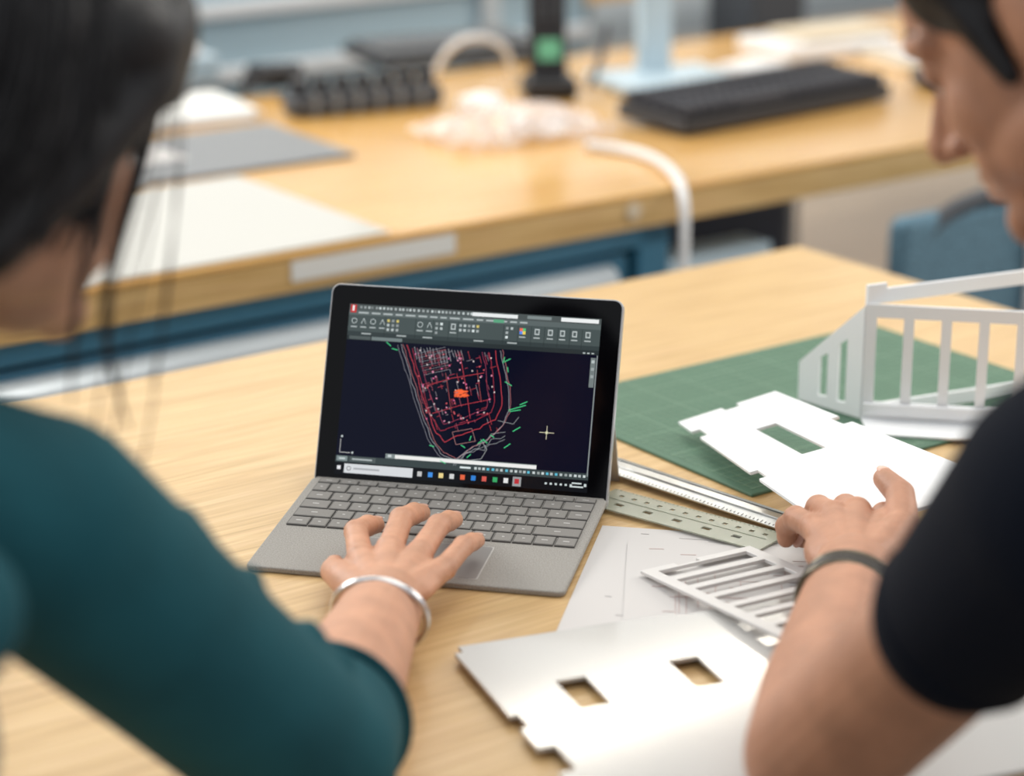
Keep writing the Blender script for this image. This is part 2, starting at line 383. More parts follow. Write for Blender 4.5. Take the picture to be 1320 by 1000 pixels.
ui.rect(0,125.5,211,5.5,(.04,.055,.057),2); ui.rect(1,126,9,4,(.20,.25,.25),3); ui.rect(12,126,22,4,(.08,.1,.1),3); ui.rect(3,127.4,5,1.2,g(.6),4); ui.rect(14,127.4,17,1.2,g(.45),4)
ui.rect(42,121.5,126,3.8,(.20,.24,.24),3); ui.rect(50,122.1,118,2.9,(.78,.78,.76),4); ui.rect(44,122.2,3,2,g(.6),4)
ui.rect(105,127.3,9,1.5,g(.75),4)
x=117
while x<208: ui.rect(x,127,2.1,2,R.choice([g(.6),g(.35),(.1,.45,.6),g(.5)]),4); x+=R.uniform(3.2,4.4)
ui.rect(0,131,211,10,(.004,.005,.007),2); ui.rect(2,134,3,3,(.75,.75,.78),4)
ui.rect(8,132,58,7.6,(.62,.64,.66),3); ui.line([(12+1.7*math.cos(a*.785),135.8+1.7*math.sin(a*.785)) for a in range(9)],.5,(.05,.05,.05),4); ui.rect(16,135,22,1.4,(.35,.36,.38),4)
for k,c in enumerate(((.5,.5,.5),(.05,.25,.7),(.75,.6,.25),(.6,.6,.6),(.7,.12,.05),(.03,.2,.6),(.6,.1,.08),(.04,.35,.12),(.7,.7,.7),(.45,.03,.04))):
    ui.rect(70+k*9,134,3.8,4,c,4)
    if k==9: ui.rect(70+k*9-1.5,132.4,7,7.6,(.3,.31,.32),3)
for k in range(6): ui.rect(176+k*4.1,135,1.8,1.6,g(.6),4)
ui.rect(198,133.4,8,1.2,g(.6),4); ui.rect(196.5,136.2,11,1.2,g(.6),4); ui.rect(208,134,2,2.4,g(.6),4)
me=bpy.data.meshes.new('display'); me.from_pydata(ui.v,[],ui.f); ca_=me.color_attributes.new('Col','FLOAT_COLOR','CORNER')
for f,c in zip(me.polygons,ui.c):
    for li in f.loop_indices: ca_.data[li].color=(*c,1)
ms=bpy.data.materials.new('display_pixels'); ms.use_nodes=True; nt=ms.node_tree; b=nt.nodes['Principled BSDF']
at=nd(nt,'ShaderNodeVertexColor'); at.layer_name='Col'; nt.links.new(at.outputs['Color'],b.inputs['Emission Color'])
b.inputs['Emission Strength'].default_value=1.1; b.inputs['Base Color'].default_value=(.002,.002,.003,1); b.inputs['Roughness'].default_value=.1; b.inputs['Specular IOR Level'].default_value=.12
me.materials.append(ms); o=bpy.data.objects.new('display',me); COL.objects.link(o); o.matrix_world=SC; o.parent=e
# ------------------------------------------------------------------ cutting mat
e=empty('cutting_mat')
rng('sheet',1.235,1.66,1.367,1.667,.0002,.0030,M['mat'],e,.001)
L=[]
for k in range(1,42): L.append(((1.235+k*.0102,1.517,.0032),(.0006 if k%5 else .0014,.285,.0002)))
for k in range(0,29): L.append(((1.4475,1.377+k*.0102,.0032),(.41,.0006 if k%5 else .0014,.0002)))
boxes('grid',L,M['matline'],e,MU)
# ------------------------------------------------------------------ ruler, template, sheets
def fr(x,y,z,deg): return Matrix.Translation((x,y,z))@Matrix.Rotation(math.radians(deg),4,'Z')
e=empty('steel_ruler')
RF=fr(.142,1.838,.0085,-45.5)
bm=bmesh.new()
abox(bm,(0,0,-.0005),(.304,.012,.003)); abox(bm,(0,.011,-.0022),(.304,.010,.0015),Matrix.Rotation(-.2,4,'X')); abox(bm,(0,-.011,-.0022),(.304,.010,.0015),Matrix.Rotation(.2,4,'X'))
fin('blade',bm,M['steel'],e,False,RF,.0004)
boxes('graduations',[((-.148+k*.004,-.0138,-.0018),(.0004,.002 if k%5 else .0032,.0004),Matrix.Rotation(.2,4,'X')) for k in range(74)],M['tick'],e,RF)
boxes('edge_stripe',[((0,.004,.0012),(.30,.0012,.0003))],M['dgrey'],e,RF)
e=empty('drafting_template')
TF=fr(.137,1.775,.0035,-38)
rr=[(.012+k*.0125,.012+k*.0125+.004,.029,.033) for k in range(12)]+[(.02+k*.028,.028+k*.028,.011,.016) for k in range(5)]
plate('sheet',.165,.042,rr,lambda x,y:(x-.0825,y-.021,0),.0012,M['tmpl'],e,TF)
boxes('marks',[((-.08+k*.004,.0195,.0009),(.0005,.002,.0002)) for k in range(40)]+[((0,.001,.0009),(.15,.0006,.0002))],M['tmpld'],e,TF)
def sheet(name,x,y,z,deg,w,h,seed,col):
    e=empty(name); F_=fr(x,y,z,deg); rr=random.Random(seed)
    boxes('paper',[((w/2,h/2,0),(w,h,.0003))],M['paper'],e,F_)
    L=[]
    for k in range(40):
        if rr.random()<.5: L.append(((rr.uniform(.2,.8)*w,rr.uniform(.06,.94)*h,.0003),(rr.uniform(.03,.3)*w,.0006,.0002)))
        else: L.append(((rr.uniform(.08,.92)*w,rr.uniform(.2,.8)*h,.0003),(.0006,rr.uniform(.05,.3)*h,.0002)))
    for k in range(70): L.append(((rr.uniform(.05,.95)*w,rr.uniform(.05,.95)*h,.0003),(rr.uniform(.004,.012),.0010,.0002)))
    boxes('lines',L,col,e,F_)
sheet('floor_plan_drawing',.031,1.560,.0006,-11,.34,.212,4,M['ink'])
sheet('floor_plan_drawing.001',.075,1.520,.0014,-4,.297,.21,9,M['pinkink'])
# slotted wall piece : its far end rests on the drawings, its near end on the big panel
lf=fr(.096,1.661,.0050,-60)@Matrix.Rotation(-.080,4,'Y')
def mapf(x,y): return (x,y,0)
e=empty('slotted_wall_piece')
hl=[(.009+k*.0245,.009+k*.0245+.0160,.010,.090) for k in range(7)]+[(0,.006,.03,.05)]
plate('sheet',.182,.100,hl,mapf,.0028,M['slot'],e,lf,.0003)
# big acrylic sheet on the table
e=empty('acrylic_wall_panel')
PF=fr(-.043,1.518,.0062,21)
def pm(x,y): return (x,-y,0)
hl=[(.048,.070,.076,.121),(.132,.154,.074,.119),(-.01,.006,.0,.010),(-.01,.006,.115,.135),(.17,.21,-.01,.005),(.0,.012,.165,.2)]
o=plate('sheet',.37,.30,hl,pm,.0030,M['acryl'],e,PF,.0003)
# held panel
e=empty('acrylic_wall_panel.001')
Q=[V3((.146,1.985,.012)),V3((.227,1.957,.050)),V3((.375,1.700,.060)),V3((.240,1.665,.035))]
def qm(x,y):   # x: P0->P1 (0..1), y: along long side (0..1)
    return (Q[0]*(1-x)+Q[1]*x)*(1-y)+(Q[3]*(1-x)+Q[2]*x)*y
plate('sheet',1,1,[(.42,.60,.22,.48),(-.1,.08,.10,.16),(.45,.6,-.1,.025),(.93,1.1,.3,.36),(-.1,.06,.5,.56)],qm,.003,M['model'],e,None,.0003)
# ------------------------------------------------------------------ white architectural model
e=empty('architectural_model')
Bp=V3((.311,2.022,0)); dF=V3((.983,-.184,0)).normalized()
def wallmap(o,d,slant=None):
    return lambda x,y:o+d*x+V3((0,0,y))
z0=.0045
W_=.30
hl=[(.010+k*.0325,.010+k*.0325+.0235,.016,.094) for k in range(9)]
plate('front_wall',W_,.106,hl,wallmap(Bp+V3((0,0,z0)),dF),.003,M['model'],e)
plate('front_sill',W_,.010,[],lambda x,y:Bp+dF*x+V3((0,-.006,z0+.006+y)),.003,M['model'],e)
# gable side wall : heights fall from corner B to A
dA=(V3((.262,2.077,0))-Bp); LA=dA.length; dA.normalize()
def gab(x,y):
    h=.104-(.104-.036)*x/LA
    return Bp+dA*x+V3((0,0,z0+y*h))
plate('side_wall',LA,1,[(.018,.028,.12,.80),(.040,.050,.16,.78)],gab,.003,M['model'],e)
far=V3((.47,2.093,0)); dB=(far-Bp); LB=dB.length; dB.normalize()
plate('back_frame',LB+.05,.118,[(.010,LB+.035,.012,.105)],wallmap(Bp+V3((0,0,z0)),dB),.003,M['model'],e)
plate('base',.30,.045,[],lambda x,y:Bp+dF*x+V3((0,-.045+y,z0)),.002,M['model'],e)
plate('tab',.02,.012,[],lambda x,y:Bp+dB*x+V3((0,0,z0+.118+y*.4)),.003,M['model'],e)
# ------------------------------------------------------------------ bench contents
o=rng('acrylic_sheet',.86,1.472,2.268,2.622,.0005,.0045,M['acryls'],None,.001)
# desktop keyboard
e=empty('computer_keyboard'); KF=fr(.353,3.415,.003,40)@Matrix.Rotation(.05,4,'X')
boxes('case',[((0,0,.0145),(.42,.142,.022))],M['black'],e,KF,.004)
L=[]
for r in range(6):
    x=-.203
    while x<.19:
        if r==5 and -.11<x<-.01: w=.11
        else: w=.0175
        L.append(((x+w/2,.058-r*.0222,.031+.001*abs(r-2.5)),(w-.0035,.0165,.013))); x+=w+.0012
boxes('keys',L,M['keycapd'],e,KF,.0025,1)
# power strip with plugs
e=empty('power_strip'); PS=fr(-.215,3.425,.001,26)
boxes('bar',[((0,0,.016),(.235,.05,.03))],M['dgrey'],e,PS,.008,3)
cyls('sockets',[((-.10+k*.033,0,.016),(-.10+k*.033,0,.052),.0145,.0125) for k in range(7)],M['black'],e,PS,20,.002)
boxes('bands',[((-.083+k*.033,-.0005,.019),(.007,.052,.036)) for k in range(6)],M['grey'],e,PS,.002)
# cordless handset in charger
e=empty('cordless_phone'); PH=fr(.055,3.52,.001,8)
boxes('cradle',[((0,0,.016),(.080,.07,.032))],M['black'],e,PH,.010,3)
boxes('handset',[((0,.006,.105),(.056,.026,.185))],M['black'],e,PH@Matrix.Rotation(-.12,4,'X'),.010,4)
boxes('screen',[((0,-.0085,.070),(.034,.002,.030))],M['green'],e,PH@Matrix.Rotation(-.12,4,'X'),.001)
boxes('keypad',[((-.014+i*.014,-.0085,.120+j*.012),(.010,.003,.008)) for i in range(3) for j in range(4)],M['dgrey'],e,PH@Matrix.Rotation(-.12,4,'X'),.001)
# monitors
def monitor(name,x,y,deg,w=.56,h=.33,z=.12,m1='black',m2='paleblue'):
    e=empty(name); F_=fr(x,y,.001,deg)
    boxes('foot',[((0,-.02,.008),(.20,.15,.014))],M[m2],e,F_,.005)
    boxes('stand',[((0,.02,.17),(.052,.03,.32))],M[m2],e,F_,.006)
    boxes('case',[((0,-.01,z+h/2),(w,.03,h))],M[m1],e,F_,.006)
    boxes('panel',[((0,-.0265,z+h/2),(w-.03,.004,h-.03))],M['glassblk'],e,F_)
monitor('computer_monitor',.225,3.64,24,.56,.34,.24,'black','paleblue')
def item(name,x,y,deg,parts,z=.0005):
    e=empty(name); F_=fr(x,y,z,deg)
    for i,(c,s,m,b) in enumerate(parts): boxes('part_%d'%(i+1),[(c,s)],M[m],e,F_,b)
item('closed_notebook_computer',-.10,3.86,26,[((0,0,.010),(.30,.20,.016),'black',.004),((0,.02,.022),(.28,.14,.008),'dgrey',.003)])
item('stapler',-.36,3.60,10,[((0,0,.012),(.10,.035,.022),'black',.008),((0,0,.030),(.085,.022,.014),'dgrey',.006)])
item('paper_stack',-.52,3.36,30,[((0,0,.004),(.26,.18,.008),'paper',.001),((.02,.01,.010),(.25,.17,.004),'label',.001)])
item('grey_desk_pad',-.44,3.10,34,[((0,0,.003),(.40,.24,.005),'grey',.002),((-.1,.03,.006),(.2,.12,.002),'paper',0)])
item('storage_tray',-.62,3.66,34,[((0,0,.02),(.28,.20,.04),'paleblue',.006),((0,0,.045),(.24,.16,.012),'white',.003)])
item('white_binder',.50,3.92,30,[((0,0,.012),(.22,.14,.024),'white',.004),((.03,.0,.03),(.18,.10,.012),'cream',.002)])
item('document_folder',.67,3.83,20,[((0,0,.004),(.18,.15,.008),'cream',.001),((.01,.01,.012),(.13,.11,.006),'paper',.001)])
item('envelope',.38,3.75,48,[((0,0,.003),(.12,.09,.005),'paper',.001),((.01,.01,.007),(.09,.06,.003),'white',.001)])
item('computer_mouse',.655,3.60,30,[((0,0,.014),(.06,.10,.026),'black',.012),((0,.02,.027),(.006,.02,.006),'dgrey',.002)])
item('power_adapter',-.045,3.40,55,[((0,0,.014),(.055,.045,.026),'white',.006),((.0,-.03,.012),(.02,.02,.012),'white',.003)])
tube('white_cable',[(.10,3.155,.0070),(.13,3.14,.0070),(.16,3.12,.0070),(.19,3.06,.010),(.209,2.96,.010),(.216,2.918,-.004),(.216,2.905,-.06),(.214,2.905,-.20),(.21,2.92,-.45)],.0065,M['white'])
tube('charger_cable',[(-.12,3.62,.008),(-.10,3.60,.07),(-.04,3.58,.09),(.0,3.60,.06),(.0,3.63,.008)],.0055,M['white'])
tube('black_cable',[(-.40,3.50,.008),(-.36,3.56,.04),(-.31,3.56,.03),(-.30,3.52,.010),(-.34,3.48,.008)],.006,M['black'])
tube('black_cable.001',[(.115,3.56,.008),(.13,3.58,.03),(.14,3.64,.07),(.15,3.70,.10),(.14,3.76,.008)],.005,M['black'])
# crumpled clear film with small white parts
e=empty('clear_plastic_bag')
bm=bmesh.new(); R2=random.Random(5)
bmesh.ops.create_grid(bm,x_segments=26,y_segments=18,size=.5)
for v in bm.verts:
    x,y=v.co.x,v.co.y
    v.co.x=x*.25+R2.uniform(-.004,.004); v.co.y=y*.15+R2.uniform(-.004,.004)
    v.co.z=.004+max(0,(1-(x*2)**2)*(1-(y*2)**2))*.03+R2.uniform(0,.016)
fin('film',bm,M['clear'],e,False,fr(.0,3.245,0,30))
boxes('small_parts',[((R2.uniform(-.09,.09),R2.uniform(-.06,.06),.010+R2.uniform(0,.012)),(R2.uniform(.02,.07),R2.uniform(.006,.012),.010),Matrix.Rotation(R2.uniform(0,3),4,'Z')) for k in range(15)],M['white'],e,fr(.005,3.245,0,30),.002)
# ---------------- far background : second row
e=empty('lab_partition')
rng('panel',-3.2,2.75,3.55,3.58,FLOOR,.16,M['glasspart'],e)
for k,z in enumerate((-.06,.05,.165)): rng('rail_%d'%(k+1),-3.2,2.75,3.53,3.60,z-.012,z+.012,M['white'],e,.004)
for k in range(7): rng('stile_%d'%(k+1),-3.2+k*.95,-3.16+k*.95,3.53,3.60,FLOOR,.17,M['alu'],e,.004)
e=empty('workbench.001')
rng('top',2.85,5.6,3.75,4.6,-.05,-.01,M['bench'],e,.003)
for i,(u,v) in enumerate(((2.9,3.8),(5.5,3.8),(2.9,4.5),(5.5,4.5))): rng('leg_%d'%(i+1),u,u+.06,v,v+.06,FLOOR,-.05,M['frame'],e)
def far(name,u,v,z,s,m):
    parts=[((0,0,s[2]/2),s,m,.006),((0,0,s[2]+.006),(s[0]*.8,s[1]*.8,.01),'white',.003),((0,-s[1]/2-.002,s[2]*.5),(s[0]*.5,.004,s[2]*.3),'label',.001)]
    e=empty(name); F_=MU@Matrix.Translation((u,v,z))
    for i,(c,ss,mm,b) in enumerate(parts): boxes('part_%d'%(i+1),[(c,ss)],M[mm],e,F_,b)
far('cardboard_box',3.0,3.95,-.009,(.22,.20,.14),'tan'); far('storage_box',3.30,4.0,-.009,(.24,.2,.10),'cream')
far('storage_box.001',3.65,3.95,-.009,(.2,.2,.22),'brown'); far('equipment_case',4.0,4.0,-.009,(.2,.25,.2),'dgrey')
far('equipment_cabinet',2.98,3.33,FLOOR,(.13,.13,1.15),'dgrey')
rng('storage_cabinet',-1.5,2.0,5.2,5.7,FLOOR,0,M['wall'],None,.01)
# office chair tucked under the bench
e=empty('office_chair'); CF=fr(.500,3.275,FLOOR,36)
boxes('seat',[((0,.0,.46),(.42,.40,.07))],M['mesh'],e,CF,.03,4)
boxes('backrest',[((0,-.235,.655),(.37,.035,.39))],M['mesh'],e,CF,.016,4)
tube('back_frame',[(-.19,-.19,.46),(-.20,-.235,.60),(-.19,-.24,.84),(0,-.245,.87),(.19,-.24,.84),(.20,-.235,.60),(.19,-.19,.46)],.012,M['dgrey'],e,CF)
boxes('lumbar_strap',[((.06,-.262,.64),(.035,.012,.36))],M['white'],e,CF,.005)
boxes('spine',[((.125,-.265,.64),(.030,.016,.42))],M['black'],e,CF,.005)
tube('arm_1',[(-.21,0,.44),(-.25,0,.5),(-.25,0,.62),(-.25,.12,.64),(-.25,-.12,.64)],.014,M['black'],e,CF)
tube('arm_2',[(.21,0,.44),(.25,0,.5),(.25,0,.62),(.25,.12,.64),(.25,-.12,.64)],.014,M['black'],e,CF)
cyls('column',[((0,0,.1),(0,0,.44),.03)],M['black'],e,CF)
cyls('base_star',[((0,0,.1),(.28*math.cos(a),.28*math.sin(a),.06),.022,.014) for a in [k*1.2566 for k in range(5)]],M['black'],e,CF)
cyls('castors',[((.28*math.cos(a)-.012,.28*math.sin(a),.03),(.28*math.cos(a)+.012,.28*math.sin(a),.03),.03) for a in [k*1.2566 for k in range(5)]],M['black'],e,CF)
# ------------------------------------------------------------------ people
def frame_from(c,fw):
    fw=V3(fw).normalized(); r=fw.cross(V3((0,0,1))).normalized(); u=r.cross(fw)
    m=Matrix((( r.x,fw.x,u.x,c[0]),(r.y,fw.y,u.y,c[1]),(r.z,fw.z,u.z,c[2]),(0,0,0,1)))
    return m
def head(e,c,fw,neck,skin,female):
    H=frame_from(c,fw)
    o=Org(); n_=.006 if female else 0
    o.ell((0,-.015,.030),(.074,.094,.083)).ell((0,.030,-.018),(.060,.060,.082)).ell((0,.048,-.078),(.038,.038,.032)).ell((0,.050,.035),(.052,.042,.045))
    for s in (1,-1):
        o.ell((s*.034,.014,-.056),(.029,.052,.034)).ell((s*.029,.049,-.026),(.030,.031,.036)).ell((s*.022,.048,-.054),(.029,.034,.028))
        o.ell((s*.074,-.010,-.006),(.006,.016,.028),Matrix.Rotation(s*.30,4,'Z')).ell((s*.070,-.004,-.030),(.006,.008,.010))
        o.ell((s*.031,.0715,.005),(.0165,.0125,.0120)).ell((s*.0105,.098-n_,-.036),(.0080,.0095,.0075))
        o.chain([(s*.006,.083,.024),(s*.030,.081,.025),(s*.047,.066,.020)],[.010,.0095,.008])
    o.chain([(0,.084,.020),(0,.097-n_,-.006),(0,.114-n_*1.5,-.030)],[.0090,.0090,.0105])
    o.ell((0,.088-n_,-.025),(.015,.016,.020))
    o.chain([(-.020,.083,-.058),(0,.095,-.057),(.020,.083,-.058)],[.004,.0070,.004]).chain([(-.018,.082,-.067),(0,.093,-.068),(.018,.082,-.067)],[.004,.0075,.004])
    o.ell((0,.079,-.092),(.021,.016,.018)).ell((0,.076,-.047),(.028,.016,.02)).ell((0,.066,-.066),(.034,.022,.026))
    Hi=H.inverted(); nb=Hi@V3(neck)
    o.chain([(0,-.025,-.04),(0,-.035,-.09),tuple((nb*.6+V3((0,-.03,-.09))*.4)),tuple(nb)],[.052,.050 if female else .057,.052 if female else .060,.066])
    o.done('head',skin,e,.0023,10,H)
    for s in (1,-1):
        n='r' if s>0 else 'l'
        bm=bmesh.new(); bmesh.ops.create_uvsphere(bm,u_segments=20,v_segments=12,radius=.0115,matrix=H@Matrix.Translation((s*.031,.0708,.0005))); fin('eye_'+n,bm,M['eye'],e,True)
        bm=bmesh.new(); bmesh.ops.create_uvsphere(bm,u_segments=16,v_segments=10,radius=.0055,matrix=H@Matrix.Translation((s*.031,.0768,-.0045))); fin('iris_'+n,bm,M['iris'],e,True)
        tube('eyelash_'+n,[(s*.018,.080,-.004),(s*.031,.0842,-.0045),(s*.046,.073,-.003)],.0009,M['hair'],e,H)
        tube('eyebrow_'+n,[(s*.014,.0905,.029),(s*.030,.0878,.034),(s*.050,.069,.029)],.0022,M['hair'],e,H,rad=[1,1.1,.5])
    o=Org(); o.chain([(-.017,.0868,-.0588),(0,.0982,-.0580),(.017,.0868,-.0588)],[.002,.0038,.002]).chain([(-.015,.0858,-.0665),(0,.0968,-.0675),(.015,.0858,-.0665)],[.002,.0042,.002])
    o.done('lips',M['lip'],e,.0014,3,H)
    return H
def arm(e,name,S,E,Wr,skin,rs,fingers,thumb,palm,extra=None,up0=.0,vox=.0016):
    o=Org(); S,E,Wr=V3(S),V3(E),V3(Wr)
    a=S.lerp(E,.5)
    o.chain([S.lerp(E,up0),a,E],[rs[0],rs[0]*.95,rs[1]])
    o.chain([E,E.lerp(Wr,.30),E.lerp(Wr,.7),Wr],[rs[1],rs[1]*.98,rs[2]*1.22,rs[2]])
    for f in fingers:
        pts,r=f; o.chain(pts,[r*1.12,r*1.0,r*.92,r*.78])
        for k in (1,2): o.ell(pts[k],r*(1.10 if k==1 else .99))
        o.ell(pts[0],r*1.24)
        o.chain([Wr.lerp(V3(pts[0]),.12),pts[0]],[rs[2]*.62,r*1.14])
    pts,r=thumb; o.chain(pts,[r*1.50,r*1.20,r*1.06,r*.84]); o.chain([Wr,pts[0],pts[1]],[rs[2]*.7,r*1.65,r*1.2])
    for (c,rr,R_) in palm: o.ell(c,rr,R_)
    o.done(name,skin,e,vox,4)
    # nails
    bm=bmesh.new()
    for pts,r in list(fingers)+[thumb]:
        a,b=V3(pts[2]),V3(pts[3]); d=(b-a).normalized(); side=d.cross(V3((0,0,1)))
        if side.length<.2: side=V3((1,0,0))
        side.normalize(); up=side.cross(d)
        mx=Matrix(((side.x,d.x,up.x,0),(side.y,d.y,up.y,0),(side.z,d.z,up.z,0),(0,0,0,1)))
        p=b+up*r*.62+d*r*.15
        bmesh.ops.create_uvsphere(bm,u_segments=14,v_segments=8,radius=1,matrix=Matrix.Translation(p)@mx@Matrix.Diagonal((r*.52,r*.75,r*.18,1)))
    fin(name+'_nails',bm,M['nail'],e,True)
def resthand(Wr,dirv,side,s=1):
    """relaxed flat hand lying on the table; side=+1 thumb on the +side"""
    d=V3(dirv).normalized(); r=d.cross(V3((0,0,1))).normalized()*side; W=V3(Wr); F_=[]
    for k,(off,l) in enumerate(((.030,.075),(.010,.084),(-.010,.078),(-.029,.060))):
        m=W+d*(.088-abs(k-1)*.004)+r*off; m.z=.024
        q=m+d*l*.45+r*off*.15; q.z=.026; t=m+d*l*.75+r*off*.25; t.z=.019; u=m+d*l+r*off*.3; u.z=.011
        F_.append(([tuple(m),tuple(q),tuple(t),tuple(u)],.0088))
    a=W+d*.03+r*.030; a.z=.020; b=W+d*.058+r*.050; b.z=.017; c=W+d*.085+r*.060; c.z=.014; g_=W+d*.108+r*.062; g_.z=.012
    return F_,([tuple(a),tuple(b),tuple(c),tuple(g_)],.0098)
def stool(name,x,y):
    e=empty(name)
    cyls('seat',[((x,y,-.445),(x,y,-.405),.18)],M['black'],e,None,40,.01)
    cyls('legs',[((x+.10*sx,y+.10*sy,-.44),(x+.19*sx,y+.19*sy,FLOOR),.013) for sx in(1,-1) for sy in (1,-1)],M['frame'],e)
    tube('foot_ring',[(x+.19*math.cos(a*.524),y+.19*math.sin(a*.524),-.70) for a in range(12)],.009,M['frame'],e,None,None,True)
def lower(e,pel,kn):
    o=Org(); P=V3(pel)
    o.ell(P,(.17,.14,.12))
    for s,k in zip((-1,1),kn):
        k=V3(k); a=V3((k.x,k.y-.02,FLOOR+.10))
        o.chain([P+V3((s*.085,.02,-.02)),P.lerp(k,.5)+V3((s*.04,0,.0)),k,V3((k.x,k.y,(k.z+FLOOR)/2)),a],[.092,.078,.060,.054,.040])
    o.done('trousers',M['denim'],e,.008,5)
    for i,k in enumerate(kn):
        o=Org(); x,y=k[0],k[1]
        o.chain([(x,y-.04,FLOOR+.045),(x,y+.05,FLOOR+.04),(x,y+.15,FLOOR+.032)],[.042,.040,.030])
        o.done('shoe_%d'%(i+1),M['shoe'],e,.006,4)
# ---- woman
wm=empty('woman')
S_=V3((-.242,1.14,.243)); E_=V3((-.118,1.262,.052)); W_r=V3((-.088,1.538,.032))
nk=(-.375,1.065,.325)
HW=head(wm,(-.274,1.20,.446),(.59,.745,-.32),nk,M['skinw'],True)
fg=[([(-.110,1.618,.034),(-.116,1.662,.037),(-.109,1.690,.031),(-.104,1.711,.0235)],.0088),
    ([(-.089,1.628,.037),(-.083,1.680,.040),(-.075,1.713,.032),(-.070,1.737,.0235)],.0090),
    ([(-.067,1.622,.036),(-.055,1.669,.039),(-.048,1.700,.031),(-.044,1.722,.0235)],.0086),
    ([(-.049,1.606,.031),(-.036,1.643,.033),(-.030,1.664,.028),(-.026,1.681,.0225)],.0077)]
th=([(-.106,1.568,.028),(-.122,1.598,.027),(-.130,1.622,.022),(-.131,1.643,.0175)],.0096)
arm(wm,'arm_right',S_,E_,W_r,M['skinw'],(.042,.041,.0265),fg,th,[((-.084,1.585,.031),(.034,.045,.014),Matrix.Rotation(-.1,4,'Z'))])
SL=V3((-.54,1.03,.25)); EL=V3((-.61,1.20,.06)); WL=V3((-.47,1.42,.030))
f2,t2=resthand(WL,(.35,.93,0),1)
arm(wm,'arm_left',SL,EL,WL,M['skinw'],(.042,.040,.026),f2,t2,[],vox=.0025)
o=Org()
o.ell((-.50,.56,-.20),(.16,.12,.14)).ell((-.485,.64,-.06),(.145,.105,.14)).ell((-.44,.80,.10),(.150,.110,.12),Matrix.Rotation(-.5,4,'X')).ell((-.395,.97,.20),(.165,.115,.105),Matrix.Rotation(-.3,4,'X'))
o.chain([(-.49,.60,-.12),(-.46,.74,.04),(-.40,.95,.20)],[.11,.115,.12])
o.chain([SL,(-.47,1.03,.275),(-.38,1.05,.285),(-.31,1.09,.283),S_],[.062,.062,.065,.063,.060])
o.chain([S_,S_.lerp(E_,.5),E_,E_.lerp(W_r,.16)],[.061,.0555,.0525,.049])
o.chain([SL,SL.lerp(EL,.5),EL,EL.lerp(WL,.22)],[.060,.055,.052,.047])
o.ell((-.36,1.0,.255),(.14,.09,.06))
# soft cloth folds around elbow and shoulder
for t,k in ((.30,1),(.55,-1),(.78,1),(.92,-1)):
    p=S_.lerp(E_,t); o.chain([p+V3((.028,.020,.040)),p+V3((.048*k*.3+.02,.045,.010)),p+V3((-.01,.052,-.02))],[.010,.012,.008])
for t in (.62,.80,.95):
    p=S_.lerp(E_,t); o.chain([p+V3((-.030,-.035,.022)),p+V3((.0,-.050,.014)),p+V3((.030,-.040,.004))],[.006,.008,.005])
o.done('shirt',M['teal'],wm,.004,6)
def ring(name,c,ax,R_,r,m,e,sy=1.0):
    ax=V3(ax).normalized(); Q_=ax.to_track_quat('Z','Y').to_matrix().to_4x4()
    return tube(name,[tuple((Matrix.Translation(c)@Q_)@V3((R_*math.cos(a*math.pi/8),R_*sy*math.sin(a*math.pi/8),0))) for a in range(16)],r,m,e,None,None,True)
ring('cuff_right',E_.lerp(W_r,.21),W_r-E_,.050,.0035,M['teal'],wm)
ring('neckline',(-.362,1.085,.345),(.3,.45,.6),.066,.006,M['teal'],wm)
lower(wm,(-.50,.55,-.285),[(-.52,.98,-.34),(-.34,.98,-.34)])
stool('stool',-.50,.54)
# hair
o=Org()
o.ell((0,-.022,.036),(.087,.102,.090)).ell((0,-.060,-.030),(.075,.060,.085)).ell((0,.030,.085),(.060,.055,.040))
for s in (1,-1):
    o.chain([(s*.045,.070,.070),(s*.070,.045,.032),(s*.076,.005,-.015),(s*.068,-.035,-.060)],[.022,.019,.018,.020])
    o.ell((s*.076,-.016,-.008),(.015,.036,.046)).ell((s*.068,.030,.050),(.020,.040,.030))
    o.chain([(s*.05,.08,.060),(s*.066,.068,.030)],[.014,.009])
o.chain([(0,-.085,-.03),(0,-.12,-.07),(-.01,-.13,-.14),(-.015,-.12,-.20)],[.045,.042,.036,.018])
o.done('hair',M['hair'],wm,.004,7,HW)
R3=random.Random(11); st=[]
for k in range(150):
    s=1 if R3.random()<.8 else -1; a=R3.uniform(-1.2,.60)
    x=s*(.090-.02*max(0,a)); y=.05*a+.01; j=lambda q:R3.uniform(-q,q)
    L_=R3.uniform(.05,.10)
    st.append([(x*.8,y-.01,.09+j(.01)),(x+j(.004),y+j(.01),.04),(x+j(.006),y+j(.010)-.01,.04-L_*.5),(x*.93+j(.010),y-.02+j(.014),.04-L_)])
tube('hair_strands',st,.0010,M['hair'],wm,HW)
# loose locks in front of the cheek
tube('loose_lock_1',[(.072,.055,.06),(.079,.048,.01),(.073,.044,-.05),(.067,.050,-.095),(.072,.066,-.125),(.070,.082,-.145)],.0024,M['hair'],wm,HW,rad=[2.2,2.2,1.5,1.0,.6,.2])
tube('loose_lock_2',[(.074,.035,.05),(.085,.022,-.01),(.080,.018,-.06),(.074,.026,-.10),(.068,.040,-.135)],.0022,M['hair'],wm,HW,rad=[2.0,2.0,1.4,.8,.2])
tube('loose_lock_3',[[(.060,.075,.06),(.070,.085,.0),(.066,.088,-.06),(.070,.097,-.12),(.066,.100,-.17)],[(.06,.07,.06),(.072,.070,-.01),(.072,.066,-.09),(.064,.076,-.14),(.066,.078,-.18)],[(.06,.07,.06),(.064,.090,-.01),(.068,.096,-.07),(.072,.090,-.12)],[(.06,.07,.06),(.072,.072,.02),(.074,.060,-.04),(.066,.056,-.10),(.068,.06,-.15)]],.0006,M['hair'],wm,HW)
